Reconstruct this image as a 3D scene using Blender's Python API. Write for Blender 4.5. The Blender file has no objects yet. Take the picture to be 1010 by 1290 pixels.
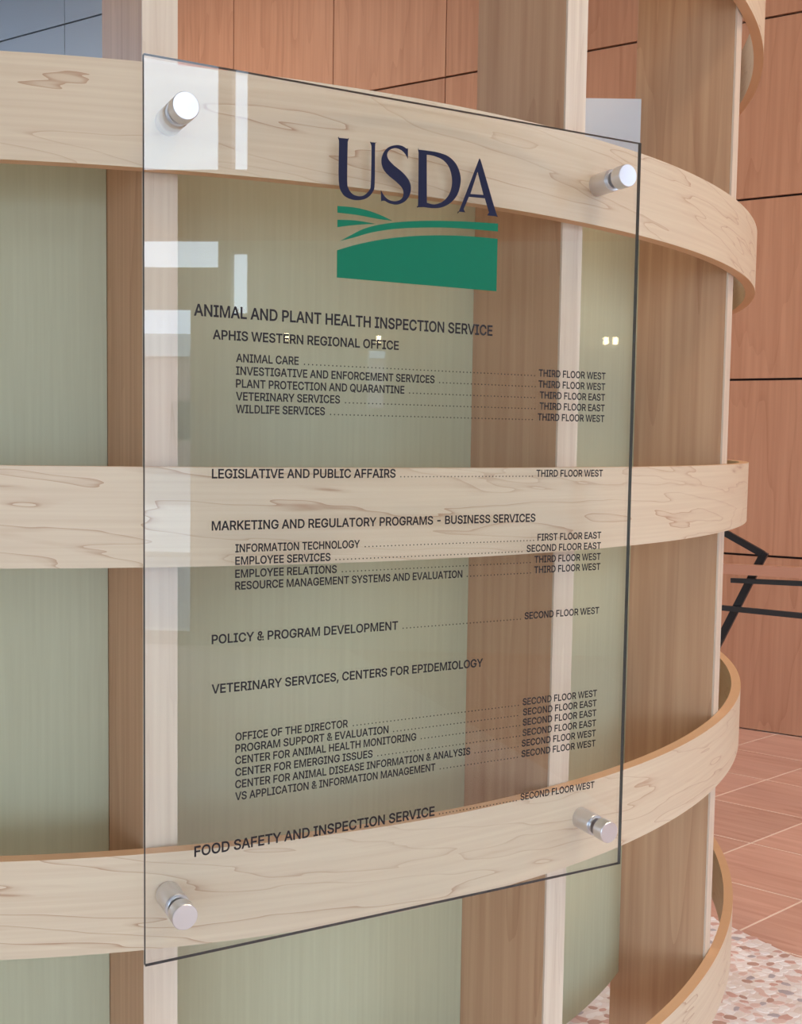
import bpy, bmesh, math, random, json
from mathutils import Vector, Matrix
random.seed(7)
C = bpy.context.scene.collection
sc = bpy.context.scene
EYE = 1.5                       # eye height above the floor

# ---------------------------------------------------------------- camera
F = 1340.36; PITCH = -0.0676626; ROLL = 0.0143615
def camera():
    cd = bpy.data.cameras.new('camera'); o = bpy.data.objects.new('camera', cd); C.objects.link(o)
    cp, sp, cr, sr = math.cos(PITCH), math.sin(PITCH), math.cos(ROLL), math.sin(ROLL)
    fwd = Vector((0, cp, sp)); r0 = Vector((1, 0, 0)); u0 = Vector((0, -sp, cp))
    right = cr*r0 + sr*u0; up = -sr*r0 + cr*u0
    m = Matrix((right, up, -fwd)).transposed().to_4x4(); m.translation = (0, 0, EYE)
    o.matrix_world = m
    cd.sensor_fit = 'VERTICAL'; cd.sensor_height = 24; cd.lens = F/1290*24
    cd.shift_x = 4/1290; cd.clip_start = .02; cd.clip_end = 500
    sc.camera = o
camera()

# ---------------------------------------------------------------- daylight and exposure
w = bpy.data.worlds.new('sky'); sc.world = w; w.use_nodes = True
nt = w.node_tree; bg = nt.nodes['Background']
tc = nt.nodes.new('ShaderNodeTexCoord'); nz = nt.nodes.new('ShaderNodeTexNoise'); rp = nt.nodes.new('ShaderNodeValToRGB')
nz.inputs['Scale'].default_value = 2.2; nz.inputs['Detail'].default_value = 5
rp.color_ramp.elements[0].position = .35; rp.color_ramp.elements[0].color = (.48, .68, 1, 1)
rp.color_ramp.elements[1].position = .65; rp.color_ramp.elements[1].color = (.72, .87, 1, 1)
nt.links.new(tc.outputs['Generated'], nz.inputs['Vector']); nt.links.new(nz.outputs['Fac'], rp.inputs['Fac'])
nt.links.new(rp.outputs['Color'], bg.inputs['Color']); bg.inputs['Strength'].default_value = 5.6
sc.view_settings.view_transform = 'Standard'; sc.view_settings.look = 'None'
sc.view_settings.gamma = 1; sc.view_settings.use_curve_mapping = False
sc.view_settings.exposure = 0.06

def ceiling_area(x, y, size, power, col):
    ld = bpy.data.lights.new('ceiling_light', 'AREA'); ld.shape = 'SQUARE'; ld.size = size; ld.energy = power; ld.color = col
    o = bpy.data.objects.new('ceiling_light', ld); C.objects.link(o); o.location = (x, y, 4.9)
ceiling_area(1.7, .6, .8, 45, (1, .84, .66))
ceiling_area(3.2, 2.8, .8, 60, (1, .84, .66))
ceiling_area(-2.4, 5.6, .8, 60, (1, .84, .66))

# ---------------------------------------------------------------- helpers
def mesh_obj(name, verts, faces, mat=None, parent=None, uvs=None, mats=None, fm=None, smooth=False, loc=None):
    me = bpy.data.meshes.new(name); me.from_pydata([tuple(v) for v in verts], [], faces)
    if mats:
        for m in mats: me.materials.append(m)
        if fm: me.polygons.foreach_set('material_index', fm)
    elif mat: me.materials.append(mat)
    if uvs:
        ul = me.uv_layers.new(name='UVMap')
        for li, l in enumerate(me.loops): ul.data[li].uv = uvs[l.vertex_index]
    if smooth: me.polygons.foreach_set('use_smooth', [True]*len(me.polygons))
    me.update()
    o = bpy.data.objects.new(name, me); C.objects.link(o)
    if parent: o.parent = parent
    if loc: o.location = loc
    return o
def box_data(x0, x1, y0, y1, z0, z1, V=None, Fc=None):
    V = [] if V is None else V; Fc = [] if Fc is None else Fc; n = len(V)
    V += [(x, y, z) for z in (z0, z1) for y in (y0, y1) for x in (x0, x1)]
    Fc += [tuple(n+i for i in f) for f in ((0,2,3,1),(4,5,7,6),(0,1,5,4),(2,6,7,3),(0,4,6,2),(1,3,7,5))]
    return V, Fc
def box(name, b, mat, parent=None, bevel=0):
    V, Fc = box_data(*b); o = mesh_obj(name, V, Fc, mat, parent)
    if bevel:
        bm = bmesh.new(); bm.from_mesh(o.data)
        bmesh.ops.bevel(bm, geom=bm.edges[:], offset=bevel, segments=1, affect='EDGES', profile=.5)
        bm.to_mesh(o.data); bm.free()
    return o
def empty(name, loc, rz=0):
    o = bpy.data.objects.new(name, None); C.objects.link(o); o.location = loc; o.rotation_euler = (0, 0, rz)
    o.empty_display_size = .1; return o
def tag(o, label=None, cat=None, group=None, kind=None):
    for k, v in (('label', label), ('category', cat), ('group', group), ('kind', kind)):
        if v: o[k] = v
    return o
def lathe(name, prof, seg, mat, parent, cx=0, cz=0, smooth=True):
    """profile (radius, y) turned about the local y axis through (cx, cz)"""
    V, Fc = [], []
    for r, y in prof:
        for i in range(seg):
            a = 2*math.pi*i/seg; V.append((cx + r*math.cos(a), y, cz + r*math.sin(a)))
    for j in range(len(prof)-1):
        for i in range(seg):
            k = (i+1) % seg; Fc.append((j*seg+i, j*seg+k, (j+1)*seg+k, (j+1)*seg+i))
    Fc.append(tuple(range(seg))); Fc.append(tuple(reversed(range((len(prof)-1)*seg, len(prof)*seg))))
    o = mesh_obj(name, V, Fc, mat, parent)
    bm = bmesh.new(); bm.from_mesh(o.data); bmesh.ops.recalc_face_normals(bm, faces=bm.faces[:]); bm.to_mesh(o.data); bm.free()
    if smooth:
        for p in o.data.polygons: p.use_smooth = len(p.vertices) == 4
        o.data.set_sharp_from_angle(angle=math.radians(35))
    return o
def bar(name, a, b, wx, wz, mat, parent):
    """square bar from a to b"""
    a, b = Vector(a), Vector(b); d = (b-a).normalized()
    s = d.cross(Vector((0, 0, 1))); s = s.normalized() if s.length > 1e-4 else Vector((1, 0, 0)); t = s.cross(d)
    V = [tuple(p + s*sx*wx/2 + t*sz*wz/2) for p in (a, b) for sx, sz in ((-1,-1),(1,-1),(1,1),(-1,1))]
    Fc = [(0,3,2,1),(4,5,6,7),(0,1,5,4),(1,2,6,5),(2,3,7,6),(3,0,4,7)]
    return mesh_obj(name, V, Fc, mat, parent)

# ---------------------------------------------------------------- materials
def new_mat(name):
    m = bpy.data.materials.new(name); m.use_nodes = True
    return m, m.node_tree, m.node_tree.nodes['Principled BSDF']
def plain(name, col, rough=.6, metal=0, spec=.5, emit=None):
    m, t, b = new_mat(name)
    b.inputs['Base Color'].default_value = (*col, 1); b.inputs['Roughness'].default_value = rough
    b.inputs['Metallic'].default_value = metal; b.inputs['Specular IOR Level'].default_value = spec
    if emit: b.inputs['Emission Color'].default_value = (*col, 1); b.inputs['Emission Strength'].default_value = emit
    return m
def N(t, kind, **kw):
    n = t.nodes.new(kind)
    for k, v in kw.items():
        if k in n.inputs.keys() if hasattr(n.inputs, 'keys') else False: n.inputs[k].default_value = v
        else: setattr(n, k, v)
    return n
def wood(name, base, dark, stretch, lines=7, line_amt=.35, streak=.25, use_uv=False, rough=.45, spec=.35, vary=0, line_w=.12, streak_scale=60, sw=None, det=2.2, rgh=.42):
    """stretch scales the coordinates so that the grain runs along the axis with the small number"""
    m, t, b = new_mat(name); L = t.links.new
    co = t.nodes.new('ShaderNodeTexCoord'); mp = t.nodes.new('ShaderNodeMapping'); mp.inputs['Scale'].default_value = stretch
    src = co.outputs['UV' if use_uv else 'Object']
    oi = t.nodes.new('ShaderNodeObjectInfo')
    cr = t.nodes.new('ShaderNodeVectorMath'); cr.operation = 'MULTIPLY_ADD'
    cr.inputs[1].default_value = (13.7, 7.9, 5.3)
    L(oi.outputs['Random'], cr.inputs[0]); L(src, cr.inputs[2])
    L(cr.outputs[0], mp.inputs['Vector'])
    # cathedral figure: contour lines of a stretched noise
    n1 = t.nodes.new('ShaderNodeTexNoise'); n1.inputs['Scale'].default_value = 1; n1.inputs['Detail'].default_value = det; n1.inputs['Roughness'].default_value = rgh
    L(mp.outputs[0], n1.inputs['Vector'])
    mu = t.nodes.new('ShaderNodeMath'); mu.operation = 'MULTIPLY'; mu.inputs[1].default_value = lines; L(n1.outputs['Fac'], mu.inputs[0])
    fr = t.nodes.new('ShaderNodeMath'); fr.operation = 'FRACT'; L(mu.outputs[0], fr.inputs[0])
    r1 = t.nodes.new('ShaderNodeValToRGB'); e = r1.color_ramp.elements
    e[0].position = 0; e[0].color = (1, 1, 1, 1); e[1].position = 1; e[1].color = (0, 0, 0, 1)
    a = e.new(line_w); a.color = (.25, .25, .25, 1); a2 = e.new(min(.9, line_w*3)); a2.color = (0, 0, 0, 1)
    L(fr.outputs[0], r1.inputs['Fac'])
    # how strong the lines are in each place
    n3 = t.nodes.new('ShaderNodeTexNoise'); n3.inputs['Scale'].default_value = .8; n3.inputs['Detail'].default_value = 1
    L(mp.outputs[0], n3.inputs['Vector'])
    st = t.nodes.new('ShaderNodeMapRange'); st.inputs['From Min'].default_value = .35; st.inputs['From Max'].default_value = .65
    st.inputs['To Min'].default_value = line_amt*.45; st.inputs['To Max'].default_value = line_amt; L(n3.outputs['Fac'], st.inputs['Value'])
    am = t.nodes.new('ShaderNodeMath'); am.operation = 'MULTIPLY'; L(r1.outputs['Color'], am.inputs[0]); L(st.outputs[0], am.inputs[1])
    # fine streaks along the grain
    mp2 = t.nodes.new('ShaderNodeMapping'); mp2.inputs['Scale'].default_value = sw or tuple(s*streak_scale/10 if s > 3 else s for s in stretch)
    L(cr.outputs[0], mp2.inputs['Vector'])
    n2 = t.nodes.new('ShaderNodeTexNoise'); n2.inputs['Scale'].default_value = 1; n2.inputs['Detail'].default_value = 4; L(mp2.outputs[0], n2.inputs['Vector'])
    s2 = t.nodes.new('ShaderNodeMapRange'); s2.inputs['From Min'].default_value = .3; s2.inputs['From Max'].default_value = .7
    s2.inputs['To Min'].default_value = 0; s2.inputs['To Max'].default_value = streak; L(n2.outputs['Fac'], s2.inputs['Value'])
    ad = t.nodes.new('ShaderNodeMath'); ad.operation = 'ADD'; ad.use_clamp = True; L(am.outputs[0], ad.inputs[0]); L(s2.outputs[0], ad.inputs[1])
    mx = t.nodes.new('ShaderNodeMix'); mx.data_type = 'RGBA'; mx.inputs['A'].default_value = (*base, 1); mx.inputs['B'].default_value = (*dark, 1)
    L(ad.outputs[0], mx.inputs['Factor'])
    hs = t.nodes.new('ShaderNodeHueSaturation'); L(mx.outputs['Result'], hs.inputs['Color'])
    vr = t.nodes.new('ShaderNodeMapRange'); vr.inputs['To Min'].default_value = 1-vary; vr.inputs['To Max'].default_value = 1+vary
    L(oi.outputs['Random'], vr.inputs['Value']); L(vr.outputs[0], hs.inputs['Value'])
    L(hs.outputs['Color'], b.inputs['Base Color'])
    b.inputs['Roughness'].default_value = rough; b.inputs['Specular IOR Level'].default_value = spec
    return m
M = {}
M['maple'] = wood('maple_veneer', (.68, .545, .385), (.38, .19, .10), (1.6, 9, 1), lines=9, line_amt=.8, streak=.18, use_uv=True, rough=.38, sw=(3, 160, 1), line_w=.055, det=3.6, rgh=.47)
M['ply_edge'] = wood('plywood_edge', (.72, .45, .26), (.52, .29, .15), (1, 1, 30), line_amt=.1, streak=.4, rough=.5)
M['maple_strip'] = wood('maple_strip', (.70, .58, .45), (.48, .34, .24), (50, 50, 2), lines=4, line_amt=.3, streak=.45, rough=.45, sw=(90, 90, 2))
M['post'] = wood('post_veneer', (.60, .37, .215), (.40, .205, .105), (9, 9, .8), lines=5, line_amt=.35, streak=.55, rough=.5, sw=(70, 70, 1.6), line_w=.2)
M['cherry'] = wood('cherry_wall_veneer', (.57, .29, .175), (.40, .175, .095), (6, 6, .7), lines=6, line_amt=.35, streak=.5, rough=.5, vary=.08, sw=(45, 45, 1.3), line_w=.2)
M['tile'] = wood('floor_tile_grain', (.66, .39, .30), (.50, .25, .175), (1.2, 9, 9), lines=5, line_amt=.4, streak=.6, rough=.4, vary=.1, line_w=.3, sw=(2, 30, 30))
M['handrail'] = plain('handrail_wood', (.62, .30, .19), .4)
M['grout'] = plain('grout', (.85, .70, .58), .8)
M['groove'] = plain('dark_groove', (.03, .015, .012), .9)
M['bed'] = plain('pebble_mortar', (.80, .70, .66), .8)
M['black'] = plain('black_steel', (.012, .014, .018), .4)
M['cream'] = plain('cream_plaster', (.62, .60, .52), .8)
M['ceil'] = plain('white_ceiling', (.75, .73, .68), .9)
M['mullion'] = plain('window_frame_metal', (.25, .26, .27), .5)
M['white'] = plain('white_board', (.72, .72, .72), .35)
M['glass_edge'] = plain('glass_edge', (.02, .02, .03), .4, spec=.2); M['glass_edge_pale'] = plain('glass_edge_pale', (.055, .07, .07), .35, spec=.3)
M['navy'] = plain('navy_film', (.008, .009, .035), .5, spec=.2)
M['green'] = plain('green_film', (.0, .15, .075), .5, spec=.2)
M['ink'] = plain('black_film', (.02, .015, .018), .5, spec=.2)
# brushed aluminium
def metal(name, col, rough, sc_):
    m, t, b = new_mat(name); L = t.links.new
    co = t.nodes.new('ShaderNodeTexCoord'); mp = t.nodes.new('ShaderNodeMapping'); mp.inputs['Scale'].default_value = sc_
    n = t.nodes.new('ShaderNodeTexNoise'); n.inputs['Scale'].default_value = 1; n.inputs['Detail'].default_value = 3
    L(co.outputs['Object'], mp.inputs['Vector']); L(mp.outputs[0], n.inputs['Vector'])
    r = t.nodes.new('ShaderNodeMapRange'); r.inputs['To Min'].default_value = rough-.08; r.inputs['To Max'].default_value = rough+.1
    L(n.outputs['Fac'], r.inputs['Value']); L(r.outputs[0], b.inputs['Roughness'])
    b.inputs['Metallic'].default_value = 1; b.inputs['Base Color'].default_value = (*col, 1)
    return m
M['alu'] = metal('brushed_aluminium', (.72, .71, .73), .32, (300, 300, 300))
M['alu_dark'] = metal('dark_aluminium', (.30, .30, .31), .35, (300, 300, 300))
M['steel'] = plain('blue_grey_sheen_panel', (.40, .47, .57), .35, metal=.35)  # bluish sheen of window light on the wall, put into the base colour
# pale green translucent panel with a vertical weave
def green_panel():
    m, t, b = new_mat('pale_green_resin'); L = t.links.new
    co = t.nodes.new('ShaderNodeTexCoord'); mp = t.nodes.new('ShaderNodeMapping'); mp.inputs['Scale'].default_value = (140, 140, 4)
    n = t.nodes.new('ShaderNodeTexNoise'); n.inputs['Scale'].default_value = 1; n.inputs['Detail'].default_value = 3
    L(co.outputs['Object'], mp.inputs['Vector']); L(mp.outputs[0], n.inputs['Vector'])
    r = t.nodes.new('ShaderNodeMix'); r.data_type = 'RGBA'; r.inputs['A'].default_value = (.53, .50, .325, 1); r.inputs['B'].default_value = (.63, .61, .42, 1)
    L(n.outputs['Fac'], r.inputs['Factor']); L(r.outputs['Result'], b.inputs['Base Color'])
    b.inputs['Roughness'].default_value = .45; b.inputs['Specular IOR Level'].default_value = .4
    tr = t.nodes.new('ShaderNodeBsdfTranslucent'); L(r.outputs['Result'], tr.inputs['Color'])
    mx = t.nodes.new('ShaderNodeMixShader'); mx.inputs[0].default_value = .25
    L(b.outputs[0], mx.inputs[1]); L(tr.outputs[0], mx.inputs[2]); L(mx.outputs[0], t.nodes['Material Output'].inputs['Surface'])
    return m
M['resin'] = green_panel()
# clear architectural glass: straight-through transmission plus Schlick reflection on either face
def clear_glass():
    m, t, b = new_mat('clear_glass'); L = t.links.new
    lw = t.nodes.new('ShaderNodeLayerWeight'); lw.inputs['Blend'].default_value = .5
    p = t.nodes.new('ShaderNodeMath'); p.operation = 'POWER'; p.inputs[1].default_value = 5; L(lw.outputs['Facing'], p.inputs[0])
    q = t.nodes.new('ShaderNodeMath'); q.operation = 'MULTIPLY_ADD'; q.inputs[1].default_value = .96; q.inputs[2].default_value = .05; L(p.outputs[0], q.inputs[0])
    tr = t.nodes.new('ShaderNodeBsdfTransparent'); tr.inputs['Color'].default_value = (.993, .998, .994, 1)
    gl = t.nodes.new('ShaderNodeBsdfGlossy'); gl.inputs['Roughness'].default_value = 0
    mx = t.nodes.new('ShaderNodeMixShader'); L(q.outputs[0], mx.inputs[0]); L(tr.outputs[0], mx.inputs[1]); L(gl.outputs[0], mx.inputs[2])
    L(mx.outputs[0], t.nodes['Material Output'].inputs['Surface'])
    return m
M['glass'] = clear_glass()

# ---------------------------------------------------------------- the room (local x along the panelled wall, local y towards it)
PHI = -0.53928775; BACK = 5.705; RIGHT = 5.1; LEFT = -9.5; FRONT = -5.5; TOP = 5.0
def room(name):
    o = empty(name, (0, 0, 0), PHI); o['kind'] = 'structure'; return o
ZJ = [0, .925, 1.839, 2.763, 3.66, 4.56, 5.0]
UJ = -6.3736; PW = .81157
wb = room('wall_back')
box('backing_board', (LEFT, RIGHT, BACK+.022, BACK+.15, 0, TOP), M['groove'], wb)
GAP = .006
k = -4
while UJ + PW*k < RIGHT:
    u0 = UJ + PW*k; u1 = min(u0+PW, RIGHT)
    for j in range(6):
        steel = k < 1  # left columns, coloured to carry the painted window sheen
        hw = PW/2
        o = box('sheen_panel' if steel else 'wood_panel', (-(u1-u0)/2+GAP/2, (u1-u0)/2-GAP/2, 0, .02, GAP, ZJ[j+1]-ZJ[j]-GAP), M['steel' if steel else 'cherry'], wb)
        o.location = ((u0+u1)/2, BACK, ZJ[j])
        if steel: o['label'] = 'wall panel with blue-grey window sheen in its colour'
    k += 1

def holed_wall(name, axis_pos, thick, lo, hi, z0, z1, holes, mat, along='y', mat2=None, zsplit=None):
    """a slab with rectangular openings, built as one mesh of cells"""
    xs = sorted({lo, hi, *[h[0] for h in holes], *[h[1] for h in holes]}); zs = sorted({z0, z1, *[h[2] for h in holes], *[h[3] for h in holes], *([zsplit] if zsplit else [])})
    V, Fc, fm = [], [], []
    for i in range(len(xs)-1):
        for j in range(len(zs)-1):
            cx, cz = (xs[i]+xs[i+1])/2, (zs[j]+zs[j+1])/2
            if any(h[0] < cx < h[1] and h[2] < cz < h[3] for h in holes): continue
            if along == 'y': box_data(axis_pos, axis_pos+thick, xs[i], xs[i+1], zs[j], zs[j+1], V, Fc)
            else: box_data(xs[i], xs[i+1], axis_pos, axis_pos+thick, zs[j], zs[j+1], V, Fc)
            fm += [1 if (zsplit and cz > zsplit) else 0]*6
    o = mesh_obj(name, V, Fc, mats=[mat, mat2 or mat], fm=fm); o.rotation_euler = (0, 0, PHI); o['kind'] = 'structure'
    return o
WIN_R = [(-4.9, -.348, 3.370, 4.6), (-.252, -.141, 3.370, 4.6),
         (-4.9, -.346, 2.694, 2.896), (-.257, -.138, 2.375, 2.805),
         (-4.9, -.543, .10, 2.409), (.72, .84, EYE+.22, EYE+.63), (2.95, 5.2, .3, 4.6)]  # the last opening is unseen, added to light the partition's right side
holed_wall('wall_right', RIGHT, .12, FRONT, BACK+.15, 0, TOP, WIN_R, M['cream'], 'y', M['cherry'], 2.88)
HF = [(LEFT+.4+i*1.8, LEFT+.4+i*1.8+1.7, .3+j*2.2, .3+j*2.2+2.1) for i in range(4, 8) for j in range(1)]
holed_wall('wall_front', FRONT-.12, .12, LEFT, RIGHT, 0, TOP, HF, M['cream'], 'x')
HL = [(FRONT+.4+i*1.8, FRONT+.4+i*1.8+1.7, 2.5, 4.6) for i in range(3, 6)]
holed_wall('wall_left', LEFT-.12, .12, FRONT, BACK+.15, 0, TOP, HL, M['cream'], 'y')
o = box('ceiling', (LEFT-.12, RIGHT+.12, FRONT-.12, BACK+.15, TOP, TOP+.2), M['ceil']); o.rotation_euler = (0, 0, PHI); o['kind'] = 'structure'

# outdoors, seen only as a reflection in the glass
g = box('ground', (-60, 90, -80, 60, -.5, -.16), plain('asphalt', (.30, .30, .30), .9)); g.rotation_euler = (0, 0, PHI); g['kind'] = 'structure'
gb = box('trim_1', (12, 22, -14, 4, -.159, -.09), plain('white_gravel', (.62, .60, .56), .9)); gb.rotation_euler = (0, 0, PHI); gb['kind'] = 'structure'
bld = empty('office_building', tuple(Matrix.Rotation(PHI, 3, 'Z') @ Vector((55, -6, -.16))), PHI)
tag(bld, 'low pinkish office building reflected at the left edge of the glass', 'building')
box('wall', (0, 10, -24, 20, 0, 6.0), plain('pink_brick', (.42, .30, .27), .8), bld)
box('roof', (-.4, 10.4, -24.4, 20.4, 6.0, 7.2), plain('pale_fascia', (.62, .64, .62), .7), bld)
for i in range(7): box('window', (-.06, .0, -21+i*6, -19+i*6, 1.5, 3.6), plain('dark_pane', (.05, .07, .08), .2), bld)

# ---------------------------------------------------------------- floor
fl = empty('floor', (0, 0, 0)); fl['kind'] = 'structure'
V, Fc = box_data(LEFT, RIGHT, FRONT, BACK+.15, -.15, -.0012)
o = mesh_obj('floor_bed', V, Fc, M['grout'], fl); o.rotation_euler = (0, 0, PHI)
# the tile field: joints in two directions, clipped by the edge of the pebbled strip
A0 = math.radians(38.5); B0 = math.radians(-36.0)
dA = Vector((math.cos(A0), math.sin(A0))); dB = Vector((math.cos(B0), math.sin(B0)))
nA = Vector((-dA.y, dA.x)); nB = Vector((-dB.y, dB.x))
SA, SB = .398, .402; OA, OB = 1.834, 3.569
EP = Vector((1.0457, 3.2399)); ED = Vector((math.cos(math.radians(-55.8)), math.sin(math.radians(-55.8)))); EN = Vector((-ED.y, ED.x))
def corner(a, b):              # point with a distance a from family A and b from family B
    det = nA.x*nB.y - nA.y*nB.x
    return Vector(((a*nB.y - b*nA.y)/det, (nA.x*b - nB.x*a)/det))
def clip(poly, p, n, lim):
    out = []
    for i in range(len(poly)):
        a, b = poly[i], poly[(i+1) % len(poly)]; da, db = (a-p).dot(n)-lim, (b-p).dot(n)-lim
        if da >= 0: out.append(a)
        if (da >= 0) != (db >= 0): out.append(a + (b-a)*(da/(da-db)))
    return out
Rb = Matrix.Rotation(-PHI, 2)
def to_room(p): return Rb @ p
ntile = 0; rest_v, rest_f = [], []
for i in range(-26, 30):
    for j in range(-26, 30):
        a0, a1 = OA+i*SA+.004, OA+(i+1)*SA-.004; b0, b1 = OB+j*SB+.004, OB+(j+1)*SB-.004
        poly = [corner(a0, b0), corner(a0, b1), corner(a1, b1), corner(a1, b0)]
        if (poly[0]-poly[2]).length and sum((Vector((q.x, q.y))).length for q in poly)/4 > 11: continue
        poly = clip(poly, EP, EN, .004)
        for p_, n_ in ((Vector((0, BACK-.001)), Vector((0, -1))), (Vector((RIGHT-.001, 0)), Vector((-1, 0))), (Vector((LEFT+.001, 0)), Vector((1, 0))), (Vector((0, FRONT+.001)), Vector((0, 1)))):
            if len(poly) < 3: break
            R2 = Matrix.Rotation(PHI, 2); poly = clip(poly, R2 @ p_, R2 @ n_, 0)
        if len(poly) < 3: continue
        c = sum(poly, Vector((0, 0)))/len(poly)
        area = sum((poly[q].x*poly[(q+1) % len(poly)].y - poly[(q+1) % len(poly)].x*poly[q].y) for q in range(len(poly)))
        if area < 0: poly = poly[::-1]
        near = .6 < c.x < 3.2 and 2.4 < c.y < 6.2
        nn_ = len(poly)
        if near:
            V = [(q.x-c.x, q.y-c.y, z) for z in (-.0012, 0) for q in poly]
            cs, sn = math.cos(-B0), math.sin(-B0)
            V = [(x*cs-y*sn, x*sn+y*cs, z) for x, y, z in V]
            Fc = [tuple(range(nn_, 2*nn_)), tuple(reversed(range(nn_)))] + [(q, (q+1) % nn_, nn_+(q+1) % nn_, nn_+q) for q in range(nn_)]
            o = mesh_obj('floor_tile', V, Fc, M['tile'], fl, loc=(c.x, c.y, 0)); o.rotation_euler = (0, 0, B0); ntile += 1
        else:
            n0 = len(rest_v); rest_v += [(q.x, q.y, 0) for q in poly]; rest_f.append(tuple(range(n0, n0+nn_)))
o = mesh_obj('floor_tile_field', rest_v, rest_f, M['tile'], fl); o['kind'] = 'stuff'
# pebbles set in pale mortar
V, Fc = [], []
q0, q1 = EP - ED*1.6, EP + ED*4.0; q2, q3 = q1 - EN*3.2, q0 - EN*3.2
V = [(q.x, q.y, z) for z in (-.0011, .0004) for q in (q0, q1, q2, q3)]
mesh_obj('mortar_bed', V, [(0,1,2,3),(7,6,5,4),(0,4,5,1),(1,5,6,2),(2,6,7,3),(3,7,4,0)], M['bed'], fl)
pcols = [plain('pebble_'+n_, c_, .45) for n_, c_ in (('cream', (.78, .68, .62)), ('white', (.86, .80, .77)), ('pink', (.62, .38, .32)), ('grey', (.45, .39, .40)), ('rose', (.72, .52, .46)), ('brown', (.50, .31, .25)))]
pw = [5, 6, 3, 1.6, 4, 1.2]
pm = []
for v_ in range(6):
    for mi, pc in enumerate(pcols):
        n_ = 7 + v_ % 3; V = []
        ang = [2*math.pi*(q+random.uniform(-.25, .25))/n_ for q in range(n_)]; rad = [random.uniform(.75, 1.1) for _ in range(n_)]
        for s_, z in ((1, 0), (.95, .0010), (.7, .0016)):
            V += [(math.cos(a)*r*s_, math.sin(a)*r*s_*.72, z) for a, r in zip(ang, rad)]
        Fc = [(l*n_+q, l*n_+(q+1) % n_, (l+1)*n_+(q+1) % n_, (l+1)*n_+q) for l in (0, 1) for q in range(n_)] + [tuple(range(2*n_, 3*n_))]
        me = bpy.data.meshes.new('pebble'); me.from_pydata(V, [], Fc); me.materials.append(pc); pm.append(me)
pts = []
cell = .026
for i in range(-10, 60):
    for j in range(0, 60):
        q = EP + ED*(i*cell + random.uniform(-.006, .006)) - EN*(.012 + j*cell + random.uniform(-.006, .006) + (i % 2)*cell*.5)
        pts.append(q)
def seen(q):                   # inside the camera's view of the floor
    cp, sp = math.cos(PITCH), math.sin(PITCH); dpt = q.y*cp + (-EYE)*sp
    if dpt < .3: return False
    x = 501 + F*q.x/dpt; y = 645 - F*(-q.y*sp*1.0 + -EYE*cp)/dpt
    return 855 < x < 1030 and 1150 < y < 1330
vis = sorted([q for q in pts if seen(q)], key=lambda q: q.length)
others = [q for q in pts if not seen(q)]
part = vis[:300]; others += vis[300:]
def pick(): return random.choices(range(6), weights=pw)[0]
for q in part:
    o = bpy.data.objects.new('pebble', pm[random.randrange(6)*6+pick()]); C.objects.link(o); o.parent = fl
    s_ = random.uniform(.011, .0205); o.location = (q.x, q.y, 0); o.scale = (s_*1.15, s_, 1); o.rotation_euler = (0, 0, random.uniform(-.9, .9))
V, Fc, fm = [], [], []
for q in others:
    mi = pick(); me = pm[random.randrange(6)*6+mi]; s_ = random.uniform(.011, .0205); a = random.uniform(-.9, .9); n0 = len(V)
    for v in me.vertices:
        x, y = v.co.x*s_*1.15, v.co.y*s_; V.append((q.x + x*math.cos(a)-y*math.sin(a), q.y + x*math.sin(a)+y*math.cos(a), v.co.z))
    for p in me.polygons: Fc.append(tuple(n0+i for i in p.vertices)); fm.append(mi)
o = mesh_obj('pebble_field', V, Fc, mats=pcols, fm=fm, parent=fl); o['kind'] = 'stuff'

# ---------------------------------------------------------------- curved partition
PX, PY, PR = -.7464, 3.0997, 1.677; BT = .022; BH = .14
part_ = empty('curved_partition', (PX, PY, 0))
tag(part_, 'curved lobby partition of maple hoops on upright posts with pale green panels', 'partition')
def arc_slab(name, r0, r1, a0, a1, z0, z1, seg, parent, mats):
    V, Fc, fm, uv = [], [], [], []
    prof = [(r1, z0), (r1, z1), (r0, z1), (r0, z0)]
    for i in range(seg+1):
        a = math.radians(a0 + (a1-a0)*i/seg)
        for r, z in prof: V.append((r*math.sin(a), -r*math.cos(a), z)); uv.append((a*PR + z*3.7, z))
    for i in range(seg):
        for j in range(4):
            k_ = (j+1) % 4; Fc.append((i*4+j, (i+1)*4+j, (i+1)*4+k_, i*4+k_)); fm.append(0 if j in (0, 2) else 1)
    Fc += [(3, 2, 1, 0), tuple(seg*4+q for q in range(4))]; fm += [1, 1]
    o = mesh_obj(name, V, Fc, mats=mats, fm=fm, parent=parent, uvs=uv)
    bm = bmesh.new(); bm.from_mesh(o.data); bmesh.ops.recalc_face_normals(bm, faces=bm.faces[:]); bm.to_mesh(o.data); bm.free()
    for p in o.data.polygons: p.use_smooth = True
    o.data.set_sharp_from_angle(angle=math.radians(40))
    return o
PITCHZ = .5452
for kz in (-2, -1, 0, 1, 2):
    zt = EYE - .0421 + .001*0 + PITCHZ*kz + (0 if kz != -1 else -.003)
    arc_slab('wooden_hoop', PR-BT, PR, -36, 128, zt-BH, zt, 128, part_, [M['maple'], M['ply_edge']])
RI = PR - BT - .0005
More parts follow.
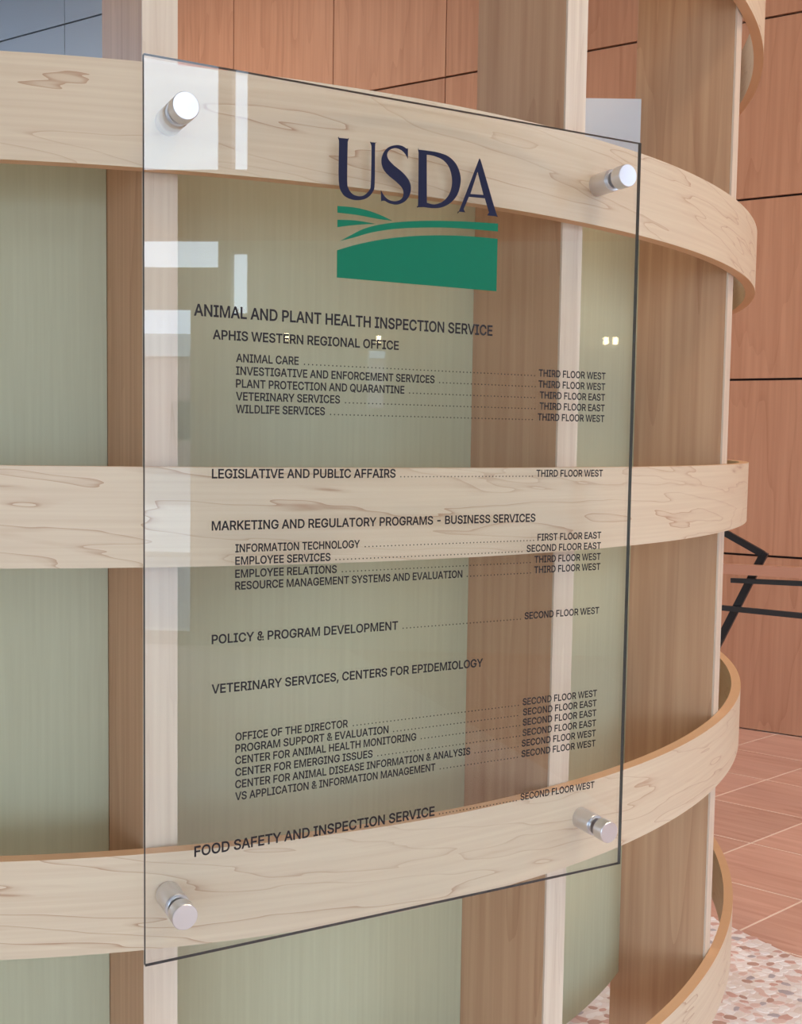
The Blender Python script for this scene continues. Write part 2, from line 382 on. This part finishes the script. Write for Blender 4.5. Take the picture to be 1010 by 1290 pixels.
def post(a_deg, depth, width, turn=0):
    a = math.radians(a_deg); b = a + math.radians(turn)
    r_ = RI
    P0 = Vector((math.sin(a), -math.cos(a)))*r_; t = Vector((math.cos(b), math.sin(b))); d = Vector((-math.sin(b), math.cos(b)))
    if turn == 0:    # keep the whole front edge behind the hoop
        dd = width*math.tan(math.asin(width/2/r_)); 
    pe = empty('post', (P0.x, P0.y, 0), math.atan2(t.y, t.x)); pe.parent = part_
    off = .0015
    box('board', (0, width, off+.004, depth, .0, 4.2), M['post'], pe, .001)
    box('edge_strip', (0, width, off, off+.004, .0, 4.2), M['maple_strip'], pe)['label'] = 'pale maple edge strip'
    return P0, t, d
post(13.6, .235, .0495, 15)
post(37.8, .222, .048)
post(60.7, .215, .048)
post(85.2, .20, .048)
post(-12.0, .20, .048)
RPn = 1.449
def rpanel(a0, a1, z0, z1, seg=14, mat='resin', name='green_panel', r=RPn, th=.008):
    return arc_slab(name, r-th, r, a0, a1, z0, z1, seg, part_, [M[mat], M[mat]])
rpanel(-10.2, 11.45, .28, EYE+.46, r=1.456)
rpanel(13.3, 37.75, .28, EYE+.46, r=1.436)
rpanel(39.8, 60.65, .28, EYE+.46, r=1.459)
rpanel(62.9, 85.1, .28, EYE+.46)
box('top_panel', (.315-PX, .517-PX, 2.372-PY, 2.384-PY, EYE+.50, EYE+.748), M['white'], part_)['label'] = 'plain white board above the green panel'

# ---------------------------------------------------------------- glass sign
PSI = .48131; G = 1.397
e_ = Vector((math.cos(PSI), math.sin(PSI))); n_g = Vector((math.sin(PSI), -math.cos(PSI)))
org = -n_g*G
sign = empty('glass_directory_sign', (org.x, org.y, 0), PSI)     # local x along the glass, local y into the wall
tag(sign, 'clear glass directory sign on four metal standoffs with office listings', 'sign')
U0, U1, Z0, Z1, TH = .3528, 1.1698, EYE-.7198, EYE+.4906, .008
V, Fc = box_data(U0, U1, 0, TH, Z0, Z1)
gl = mesh_obj('glass_pane', V, Fc, mats=[M['glass'], M['glass_edge'], M['glass_edge_pale']], fm=[1, 1, 0, 0, 1, 2], parent=sign)
caps = [(.4008, EYE+.4255, 'upper left'), (1.1236, EYE+.4277, 'upper right'), (.4004, EYE-.6500, 'lower left'), (1.1236, EYE-.6491, 'lower right')]
RC = .0178
for u, z, w_ in caps:
    # distance from the back of the glass to the hoop behind it
    wp = org + e_*u; c = Vector((PX, PY)); dv = -n_g; oc = wp - c
    B_ = oc.dot(dv); D_ = B_*B_ - (oc.length_squared - PR*PR); hit = -B_ - math.sqrt(D_)
    s = lathe('standoff', [(RC, hit-.0004), (RC, .0135), (RC-.001, .0122), (RC-.0035, .0118), (RC-.0035, TH)], 40, M['alu'], sign, u, z)
    s['label'] = 'brushed metal standoff barrel at the %s corner' % w_
    cp_ = lathe('cap', [(RC-.0035, 0), (RC-.0035, -.0025), (RC-.0006, -.0030), (RC, -.0036), (RC, -.0240), (RC-.0008, -.025), (.0001, -.0251)], 40, M['alu'], s, u, z)
PRINT = -.0004
def fill_mesh(name, loops):
    cu = bpy.data.curves.new(name, 'CURVE'); cu.dimensions = '2D'; cu.fill_mode = 'BOTH'
    for lp in loops:
        sp = cu.splines.new('POLY'); sp.points.add(len(lp)-1)
        for i, (x, z) in enumerate(lp): sp.points[i].co = (x*100, z*100, 0, 1)
        sp.use_cyclic_u = True
    tmp = bpy.data.objects.new(name, cu)
    me = tmp.to_mesh(); V = [(v.co.x/100, v.co.y/100) for v in me.vertices]; Fc = [tuple(p.vertices) for p in me.polygons]
    tmp.to_mesh_clear(); bpy.data.objects.remove(tmp); bpy.data.curves.remove(cu)
    return V, Fc
def flat_multi(name, groups, mat, parent, y=PRINT):
    """several filled outlines joined in one thin film lying on the glass"""
    VV, FF = [], []
    for gr in groups:
        V, Fc = fill_mesh(name, gr); n0 = len(VV); m_ = len(V)
        VV += [(x, y-.00015, z) for x, z in V]; FF += [tuple(n0+i for i in f) for f in Fc]
    return mesh_obj(name, VV, FF, mat, parent)
def flat_poly(name, loops, mat, parent, y=PRINT):
    """filled outline in the plane of the glass; first loop outer, any others holes"""
    cu = bpy.data.curves.new(name, 'CURVE'); cu.dimensions = '2D'; cu.fill_mode = 'BOTH'
    for lp in loops:
        sp = cu.splines.new('POLY'); sp.points.add(len(lp)-1)
        for i, (x, z) in enumerate(lp): sp.points[i].co = (x, z, 0, 1)
        sp.use_cyclic_u = True
    cu.extrude = .00015
    tmp = bpy.data.objects.new(name, cu); C.objects.link(tmp)
    dg = bpy.context.evaluated_depsgraph_get()
    me = bpy.data.meshes.new_from_object(tmp.evaluated_get(dg))
    bpy.data.objects.remove(tmp); bpy.data.curves.remove(cu)
    me.materials.clear(); me.materials.append(mat)
    me.transform(Matrix(((1, 0, 0, 0), (0, 0, -1, 0), (0, 1, 0, 0), (0, 0, 0, 1))))
    me.transform(Matrix.Translation((0, y, 0)))
    o = bpy.data.objects.new(name, me); C.objects.link(o); o.parent = parent
    return o
def smooth_loop(lp, sharp):
    """Catmull-Rom rounding, keeping corners sharper than about 50 degrees"""
    n_ = len(lp); out = []
    P = [Vector(p) for p in lp]
    def is_corner(i):
        a, b = (P[i]-P[i-1]), (P[(i+1) % n_]-P[i])
        return a.length < 1e-9 or b.length < 1e-9 or a.angle(b) > sharp
    cor = [is_corner(i) for i in range(n_)]
    for i in range(n_):
        p1, p2 = P[i], P[(i+1) % n_]; p0 = P[i-1] if not cor[i] else p1; p3 = P[(i+2) % n_] if not cor[(i+1) % n_] else p2
        for t in (0, .25, .5, .75):
            q = .5*((2*p1) + (p2-p0)*t + (2*p0-5*p1+4*p2-p3)*t*t + (3*p1-p0-3*p2+p3)*t**3); out.append((q.x, q.y))
    return out
LG = dict(
U=[(6260,4225),(6428,4235),(6412,4192),(6410,3661),(6427,3553),(6489,3479),(6582,3456),(6675,3478),(6758,3560),(6782,3665),(6784,4189),(6761,4235),(6864,4241),(6843,4189),(6844,3673),(6815,3544),(6722,3445),(6583,3399),(6444,3405),(6336,3466),(6279,3631),(6276,4192)],
S=[(7377,4080),(7331,4144),(7266,4190),(7169,4206),(7074,4165),(7037,4099),(7060,4033),(7148,3961),(7287,3881),(7392,3787),(7433,3688),(7415,3573),(7342,3472),(7214,3409),(7086,3412),(7006,3439),(6949,3427),(6943,3587),(6998,3510),(7075,3461),(7181,3453),(7277,3495),(7311,3569),(7291,3651),(7193,3729),(7048,3817),(6967,3904),(6946,4012),(6980,4119),(7058,4204),(7184,4252),(7281,4252),(7352,4225),(7375,4235)],
D=[(7541,4237),(7705,4242),(7878,4240),(8056,4207),(8193,4110),(8265,3967),(8271,3832),(8220,3667),(8110,3539),(7960,3454),(7787,3423),(7532,3423),(7555,3468),(7551,4196)],
Dh=[(7688,4183),(7812,4180),(7963,4143),(8069,4051),(8120,3906),(8116,3756),(8058,3625),(7958,3531),(7825,3481),(7702,3490)],
A=[(8593,4249),(8640,4168),(8902,3497),(8954,3424),(8752,3422),(8783,3469),(8704,3670),(8422,3660),(8334,3469),(8362,3424),(8232,3423),(8265,3456)],
Ah=[(8566,4048),(8678,3718),(8448,3706)],
g1=[(6262,3283),(6507,3291),(6724,3274),(6945,3229),(7138,3168),(6883,3172),(6570,3191),(6263,3190)],
g2=[(6264,3092),(6509,3110),(6696,3107),(6878,3096),(6665,3068),(6449,3029),(6265,2988)],
g3=[(6313,2801),(6481,2900),(6666,3002),(6884,3080),(7202,3155),(7592,3216),(7991,3259),(8468,3295),(8949,3319),(8950,3200),(8471,3188),(7993,3160),(7528,3110),(7139,3050),(6792,2965),(6543,2876)],
g4=[(6263,2665),(6575,2777),(6982,2889),(7367,2966),(7728,3019),(8198,3064),(8612,3084),(8948,3090),(8945,2297),(6265,2285)])
def sl(k_, sharp=.85): return smooth_loop([(x/1e4, y/1e4+EYE) for x, y in LG[k_]], sharp)
flat_poly('letter', [sl('U')], M['navy'], sign); flat_poly('letter', [sl('S')], M['navy'], sign)
flat_poly('letter', [sl('D'), sl('Dh', 1.2)], M['navy'], sign); flat_poly('letter', [sl('A'), sl('Ah')], M['navy'], sign)
for k_ in ('g1', 'g2', 'g3'): flat_poly('furrow_stripe', [sl(k_)], M['green'], sign)
flat_poly('field_block', [sl('g4')], M['green'], sign)

GLY = json.loads('''{"&":[448,[[197,-7,150,-2,110,12,78,34,54,62,39,96,34,133,37,163,47,189,85,235,140,279,216,335,237,352,255,375,262,405,258,427,245,445,226,457,201,461,168,453,145,431,137,399,145,363,169,327,204,284,438,0,364,0,171,231,121,293,87,344,78,370,75,398,79,430,91,458,109,481,134,499,165,510,200,513,235,510,266,499,290,482,308,459,320,433,324,404,315,362,291,325,256,293,154,217,128,195,110,174,100,154,97,131,100,108,109,87,143,57,166,49,193,46,223,50,251,59,278,75,301,95,321,121,336,151,346,186,349,224,408,224,405,180,397,144,371,92,345,62,333,47,305,23,271,7,234,-3]]],",":[188,[[38,-119,68,71,137,71,84,-119]]],"-":[453,[[337,244,337,188,114,188,114,244]]],".":[188,[[95,-4,63,9,50,41,63,73,95,87,128,73,141,41,128,9]]],"A":[480,[[16,0,201,509,276,509,463,0,395,0,344,142,134,142,85,0],[324,199,238,440,154,199]]],"B":[456,[[60,0,60,509,241,509,289,504,329,491,359,469,381,442,394,410,398,374,395,344,387,320,356,286,315,267,315,262,339,257,363,245,385,227,402,203,414,173,418,136,413,100,400,67,377,39,344,18,301,4,247,0],[125,57,245,57,296,63,330,80,349,105,355,137,352,161,342,184,327,203,306,218,279,228,248,231,125,231],[125,285,238,285,265,288,288,296,323,326,333,348,336,372,330,403,313,429,283,446,240,452,125,452]]],"C":[510,[[267,-7,205,1,150,25,104,63,70,115,48,179,40,254,48,329,70,393,104,445,150,484,205,508,267,516,305,513,340,504,373,490,402,471,427,447,448,418,463,385,473,348,408,348,389,395,357,428,315,449,267,456,223,450,184,432,150,403,125,364,109,314,103,254,109,194,125,145,151,105,184,76,223,59,267,53,315,60,357,81,389,114,408,160,473,160,463,124,448,91,428,62,402,38,373,19,341,5,305,-4]]],"D":[502,[[219,0,60,0,60,509,225,509,294,501,353,478,399,441,433,391,455,329,462,255,455,181,433,119,398,68,351,31,291,8],[125,57,215,57,272,63,318,81,354,110,379,149,394,198,399,255,394,312,379,361,354,399,320,428,275,446,221,452,125,452]]],"E":[419,[[60,0,60,509,372,509,372,452,125,452,125,286,355,286,355,229,125,229,125,57,375,57,375,0]]],"F":[410,[[60,0,60,509,369,509,369,452,125,452,125,278,346,278,346,221,125,221,125,0]]],"G":[520,[[269,-7,205,1,149,25,104,64,69,116,47,179,40,254,47,329,69,393,103,445,149,484,203,508,265,516,304,513,340,504,374,489,403,469,429,445,449,416,465,384,474,349,408,349,387,393,356,427,315,448,265,456,222,450,183,432,150,404,125,364,109,314,103,254,109,194,125,145,151,105,184,76,224,59,269,53,309,57,345,71,374,93,396,123,410,160,415,202,434,199,283,199,283,256,478,256,478,200,471,141,451,91,419,50,377,19,326,0]]],"H":[517,[[60,0,60,509,125,509,125,289,392,289,392,509,457,509,457,0,392,0,392,232,125,232,125,0]]],"I":[300,[[31,0,31,57,118,57,118,452,31,452,31,509,269,509,269,452,183,452,183,57,269,57,269,0]]],"J":[396,[[185,-7,124,3,75,33,44,81,33,145,33,173,98,173,98,145,104,104,122,74,149,56,185,50,220,56,248,74,266,104,272,145,272,509,336,509,336,145,326,81,294,33,246,3]]],"K":[467,[[104,145,104,216,139,261,174,303,212,344,364,509,448,509,231,276,228,276],[60,0,60,509,125,509,125,334,124,225,125,193,125,0],[372,0,188,259,228,309,449,0]]],"L":[393,[[60,0,60,509,125,509,125,57,361,57,361,0]]],"M":[628,[[60,0,60,509,152,509,314,75,476,509,568,509,568,0,504,0,504,420,342,0,286,0,122,420,122,0]]],"N":[523,[[60,0,60,509,131,509,392,112,392,509,457,509,457,0,386,0,125,397,125,0]]],"O":[533,[[267,-7,205,1,150,25,105,63,70,115,48,179,40,254,48,329,70,393,105,445,150,484,205,508,267,516,329,508,384,484,429,445,464,393,486,329,493,254,486,179,464,115,429,63,384,25,329,1],[267,53,310,59,349,76,383,105,408,144,425,194,430,254,425,314,408,365,383,404,349,433,310,450,267,456,223,450,184,433,151,404,125,364,109,314,103,254,109,194,125,144,151,105,184,76,223,59]]],"P":[445,[[60,0,60,509,235,509,289,503,332,487,366,462,390,430,404,391,409,348,404,304,390,265,366,233,332,207,289,191,235,186,125,186,125,0],[125,242,233,242,269,246,297,256,318,272,333,294,342,319,344,348,342,376,333,402,318,423,297,439,268,449,232,452,125,452]]],"Q":[533,[[245,159,313,159,369,85,384,65,468,-48,401,-48,346,27,331,46],[267,-7,205,1,150,25,105,63,70,115,48,179,40,254,48,329,70,393,105,445,150,484,205,508,267,516,329,508,384,484,429,445,464,393,486,329,493,254,486,179,464,115,429,63,384,25,329,1],[267,53,310,59,349,76,383,105,408,144,425,194,430,254,425,314,408,365,383,404,349,433,310,450,267,456,223,450,184,433,151,404,125,364,109,314,103,254,109,194,125,144,151,105,184,76,223,59]]],"R":[449,[[60,0,60,509,236,509,290,504,333,489,367,465,390,433,405,395,409,352,405,309,390,271,367,240,333,217,289,203,236,198,125,198,125,0],[125,255,234,255,269,258,298,267,319,281,334,300,342,324,345,352,342,380,334,405,319,425,298,440,269,449,233,452,125,452],[353,0,230,229,303,229,428,0]]],"S":[447,[[224,-9,172,-4,128,9,91,31,64,60,46,96,38,137,104,137,110,110,123,88,142,71,166,59,224,49,257,52,286,60,311,74,329,92,341,114,346,139,342,161,332,179,296,205,245,222,184,239,128,260,86,289,60,326,52,372,58,413,75,448,102,476,138,498,180,511,227,516,275,511,316,498,351,476,377,449,394,415,401,378,337,378,326,412,302,437,267,453,225,459,194,456,167,448,145,435,129,418,118,398,115,376,119,352,131,334,169,308,212,293,264,279,312,264,359,238,379,220,395,198,405,171,408,139,403,99,386,64,360,34,323,11,278,-4]]],"T":[449,[[32,452,32,509,417,509,417,452,257,452,257,0,193,0,193,452]]],"U":[517,[[259,-8,203,-2,154,15,114,43,85,80,66,124,60,173,60,509,124,509,124,178,128,144,141,113,160,87,187,68,220,56,259,52,298,56,331,68,357,87,377,113,389,144,393,178,393,509,457,509,457,173,451,124,433,80,403,43,363,15,315,-2]]],"V":[480,[[204,0,16,509,84,509,241,62,395,509,463,509,278,0]]],"W":[686,[[155,0,16,509,82,509,193,80,306,509,380,509,492,80,603,509,670,509,530,0,455,0,343,430,230,0]]],"X":[474,[[18,0,195,262,29,509,104,509,238,315,374,509,446,509,278,262,456,0,382,0,237,208,91,0]]],"Y":[472,[[203,0,203,208,16,509,91,509,237,265,381,509,455,509,268,208,268,0]]],"Z":[438,[[42,0,42,46,318,452,40,452,40,509,397,509,397,462,122,57,399,57,399,0]]]," ":[188,[]]}''')
CAPH = 509.0
def text_width(s): return sum(GLY[c][0] for c in s)
def text_line(name, s, x0, x1, z, h, parent, bold=19.0):
    k_ = h/CAPH; loops = []; pen = 0; first = None; last = 0
    for ch in s:
        adv, sps = GLY[ch]
        for sp in sps:
            pts_ = [(sp[i]+pen, sp[i+1]) for i in range(0, len(sp), 2)]; loops.append(pts_)
        pen += adv
    def embolden(l, d):
        n_ = len(l); ar = sum(l[i][0]*l[(i+1) % n_][1]-l[(i+1) % n_][0]*l[i][1] for i in range(n_))
        out = []
        for i in range(n_):
            a = Vector(l[i])-Vector(l[i-1]); b = Vector(l[(i+1) % n_])-Vector(l[i])
            if a.length < 1e-6 or b.length < 1e-6: continue
            a.normalize(); b.normalize(); na = Vector((-a.y, a.x)); nb = Vector((-b.y, b.x)); m_ = na+nb
            if m_.length < .3: m_ = na
            m_.normalize(); q = Vector(l[i]) + m_*(d/max(.5, m_.dot(na))); out.append((q.x, q.y))
        return out, ar < 0
    groups = []
    for l in loops:
        q, outer = embolden(l, bold)
        if outer: groups.append([q])
        else:
            x_, y_ = q[0]; best = None
            for gr in groups:
                o_ = gr[0]
                if min(p[0] for p in o_) < x_ < max(p[0] for p in o_) and min(p[1] for p in o_) < y_ < max(p[1] for p in o_):
                    if best is None or len(o_) > len(best[0]): best = gr
            (best or groups[-1]).append(q)
    loops = [l for gr in groups for l in gr]
    lo = min(p[0] for l in loops for p in l); hi = max(p[0] for l in loops for p in l)
    sx = (x1-x0)/(hi-lo)
    groups = [[[(x0+(p[0]-lo)*sx, z+p[1]*k_) for p in l] for l in gr] for gr in groups]
    return flat_multi(name, groups, M['ink'], parent)
RC_ = 1.1088
rows = [  # text, x0, x1, baseline, cap height, right text, its start
 ('ANIMAL AND PLANT HEALTH INSPECTION SERVICE', .4187, .8889, .1618, .0150, None, 0),
 ('APHIS WESTERN REGIONAL OFFICE', .4447, .7271, .1320, .0122, None, 0),
 ('ANIMAL CARE', .4776, .5694, .1030, .0108, 'THIRD FLOOR WEST', .9765),
 ('INVESTIGATIVE AND ENFORCEMENT SERVICES', .4776, .7882, .0857, .0108, 'THIRD FLOOR WEST', .9765),
 ('PLANT PROTECTION AND QUARANTINE', .4776, .7374, .0684, .0108, 'THIRD FLOOR EAST', .9795),
 ('VETERINARY SERVICES', .4776, .6334, .0511, .0108, 'THIRD FLOOR EAST', .9795),
 ('WILDLIFE SERVICES', .4776, .6101, .0338, .0108, 'THIRD FLOOR WEST', .9765),
 ('LEGISLATIVE AND PUBLIC AFFAIRS', .4440, .7248, -.0555, .0122, 'THIRD FLOOR WEST', .9765),
 ('MARKETING AND REGULATORY PROGRAMS - BUSINESS SERVICES', .4440, .9767, -.1265, .0122, None, 0),
 ('INFORMATION TECHNOLOGY', .4776, .6677, -.1577, .0108, 'FIRST FLOOR EAST', .9815),
 ('EMPLOYEE SERVICES', .4776, .6210, -.1750, .0108, 'SECOND FLOOR EAST', .9610),
 ('EMPLOYEE RELATIONS', .4776, .6312, -.1930, .0108, 'THIRD FLOOR WEST', .9765),
 ('RESOURCE MANAGEMENT SYSTEMS AND EVALUATION', .4776, .8430, -.2097, .0108, 'THIRD FLOOR WEST', .9765),
 ('POLICY & PROGRAM DEVELOPMENT', .4443, .7325, -.2829, .0122, 'SECOND FLOOR WEST', .9600),
 ('VETERINARY SERVICES, CENTERS FOR EPIDEMIOLOGY', .4443, .8837, -.3520, .0122, None, 0),
 ('OFFICE OF THE DIRECTOR', .4788, .6518, -.4222, .0108, 'SECOND FLOOR WEST', .9600),
 ('PROGRAM SUPPORT & EVALUATION', .4788, .7189, -.4388, .0108, 'SECOND FLOOR EAST', .9610),
 ('CENTER FOR ANIMAL HEALTH MONITORING', .4788, .7666, -.4555, .0108, 'SECOND FLOOR EAST', .9610),
 ('CENTER FOR EMERGING ISSUES', .4788, .6928, -.4726, .0108, 'SECOND FLOOR EAST', .9610),
 ('CENTER FOR ANIMAL DISEASE INFORMATION & ANALYSIS', .4788, .8635, -.4898, .0108, 'SECOND FLOOR WEST', .9600),
 ('VS APPLICATION & INFORMATION MANAGEMENT', .4788, .8009, -.5070, .0108, 'SECOND FLOOR WEST', .9600),
 ('FOOD SAFETY AND INSPECTION SERVICE', .4203, .8009, -.5780, .0142, 'SECOND FLOOR WEST', .9600)]
GLY['-'] = GLY.get('-') or [300, [[40, 170, 40, 225, 230, 225, 230, 170]]]
for txt, x0, x1, z, h, rt, rx in rows:
    z += EYE
    t_ = text_line('lettering', txt, x0, x1, z, h, sign)
    if rt:
        text_line('lettering', rt, rx, RC_, z+.0004, .0106, sign)
        V, Fc = [], []; x = x1 + .008
        while x < rx - .006:
            box_data(x, x+.0016, PRINT-.00015, PRINT+.00015, z+.0002, z+.0019, V, Fc); x += .0062
        mesh_obj('dotted_leader', V, Fc, M['ink'], sign)

# ---------------------------------------------------------------- railing beyond the partition
rail = empty('stair_railing', (1.62, 4.75, 0))
tag(rail, 'black angular steel railing with wooden handrail beyond the curved partition', 'railing')
def rl(p): return (p[0]-1.62, p[1]-4.75, p[2]+EYE)
ha, hb = rl((1.377, 5.1, -.588)), rl((1.93, 4.1, -.505))
bar('handrail', ha, hb, .05, .045, M['handrail'], rail)
bar('steel_bar', rl((1.33, 4.98, -.30)), rl((1.647, 4.77, -.490)), .022, .030, M['black'], rail)
bar('steel_bar', rl((1.655, 4.77, -.480)), rl((1.33, 4.99, -1.36)), .022, .034, M['black'], rail)
bar('steel_bar', rl((1.33, 4.99, -1.37)), rl((1.33, 4.99, -1.5)), .022, .034, M['black'], rail)
bar('steel_bar', rl((1.54, 4.86, -.622)), rl((1.93, 4.1, -.545)), .018, .022, M['black'], rail)
bar('steel_bar', rl((1.50, 4.9, -.755)), rl((1.93, 4.1, -.690)), .018, .024, M['black'], rail)
bar('post', rl((1.93, 4.1, -.52)), rl((1.93, 4.1, -1.5)), .03, .03, M['black'], rail)

# ---------------------------------------------------------------- lamps on the far side of the lobby (they show as sparks in the glass)
lamp_mat = plain('lamp_glow', (1, .80, .50), .4, emit=26)
def wall_lamp(nn, z, side):
    p = Matrix.Rotation(PHI, 3, 'Z') @ Vector((RIGHT-.001, nn, EYE+z))
    l = empty('wall_lamp', tuple(p), PHI)
    tag(l, 'small warm wall lamp reflected in the glass, ' + side, 'lamp', )
    box('back_plate', (-.02, 0, -.03, .03, -.06, .06), M['mullion'], l)
    box('bulb', (-.06, -.02, -.012, .012, -.022, .022), lamp_mat, l)
wall_lamp(.150, .709, 'over the word WESTERN')
wall_lamp(.800, .697, 'over the word OFFICE')
wall_lamp(2.365, .699, 'left of the right-hand pair')
wall_lamp(2.43, .699, 'right of the right-hand pair')
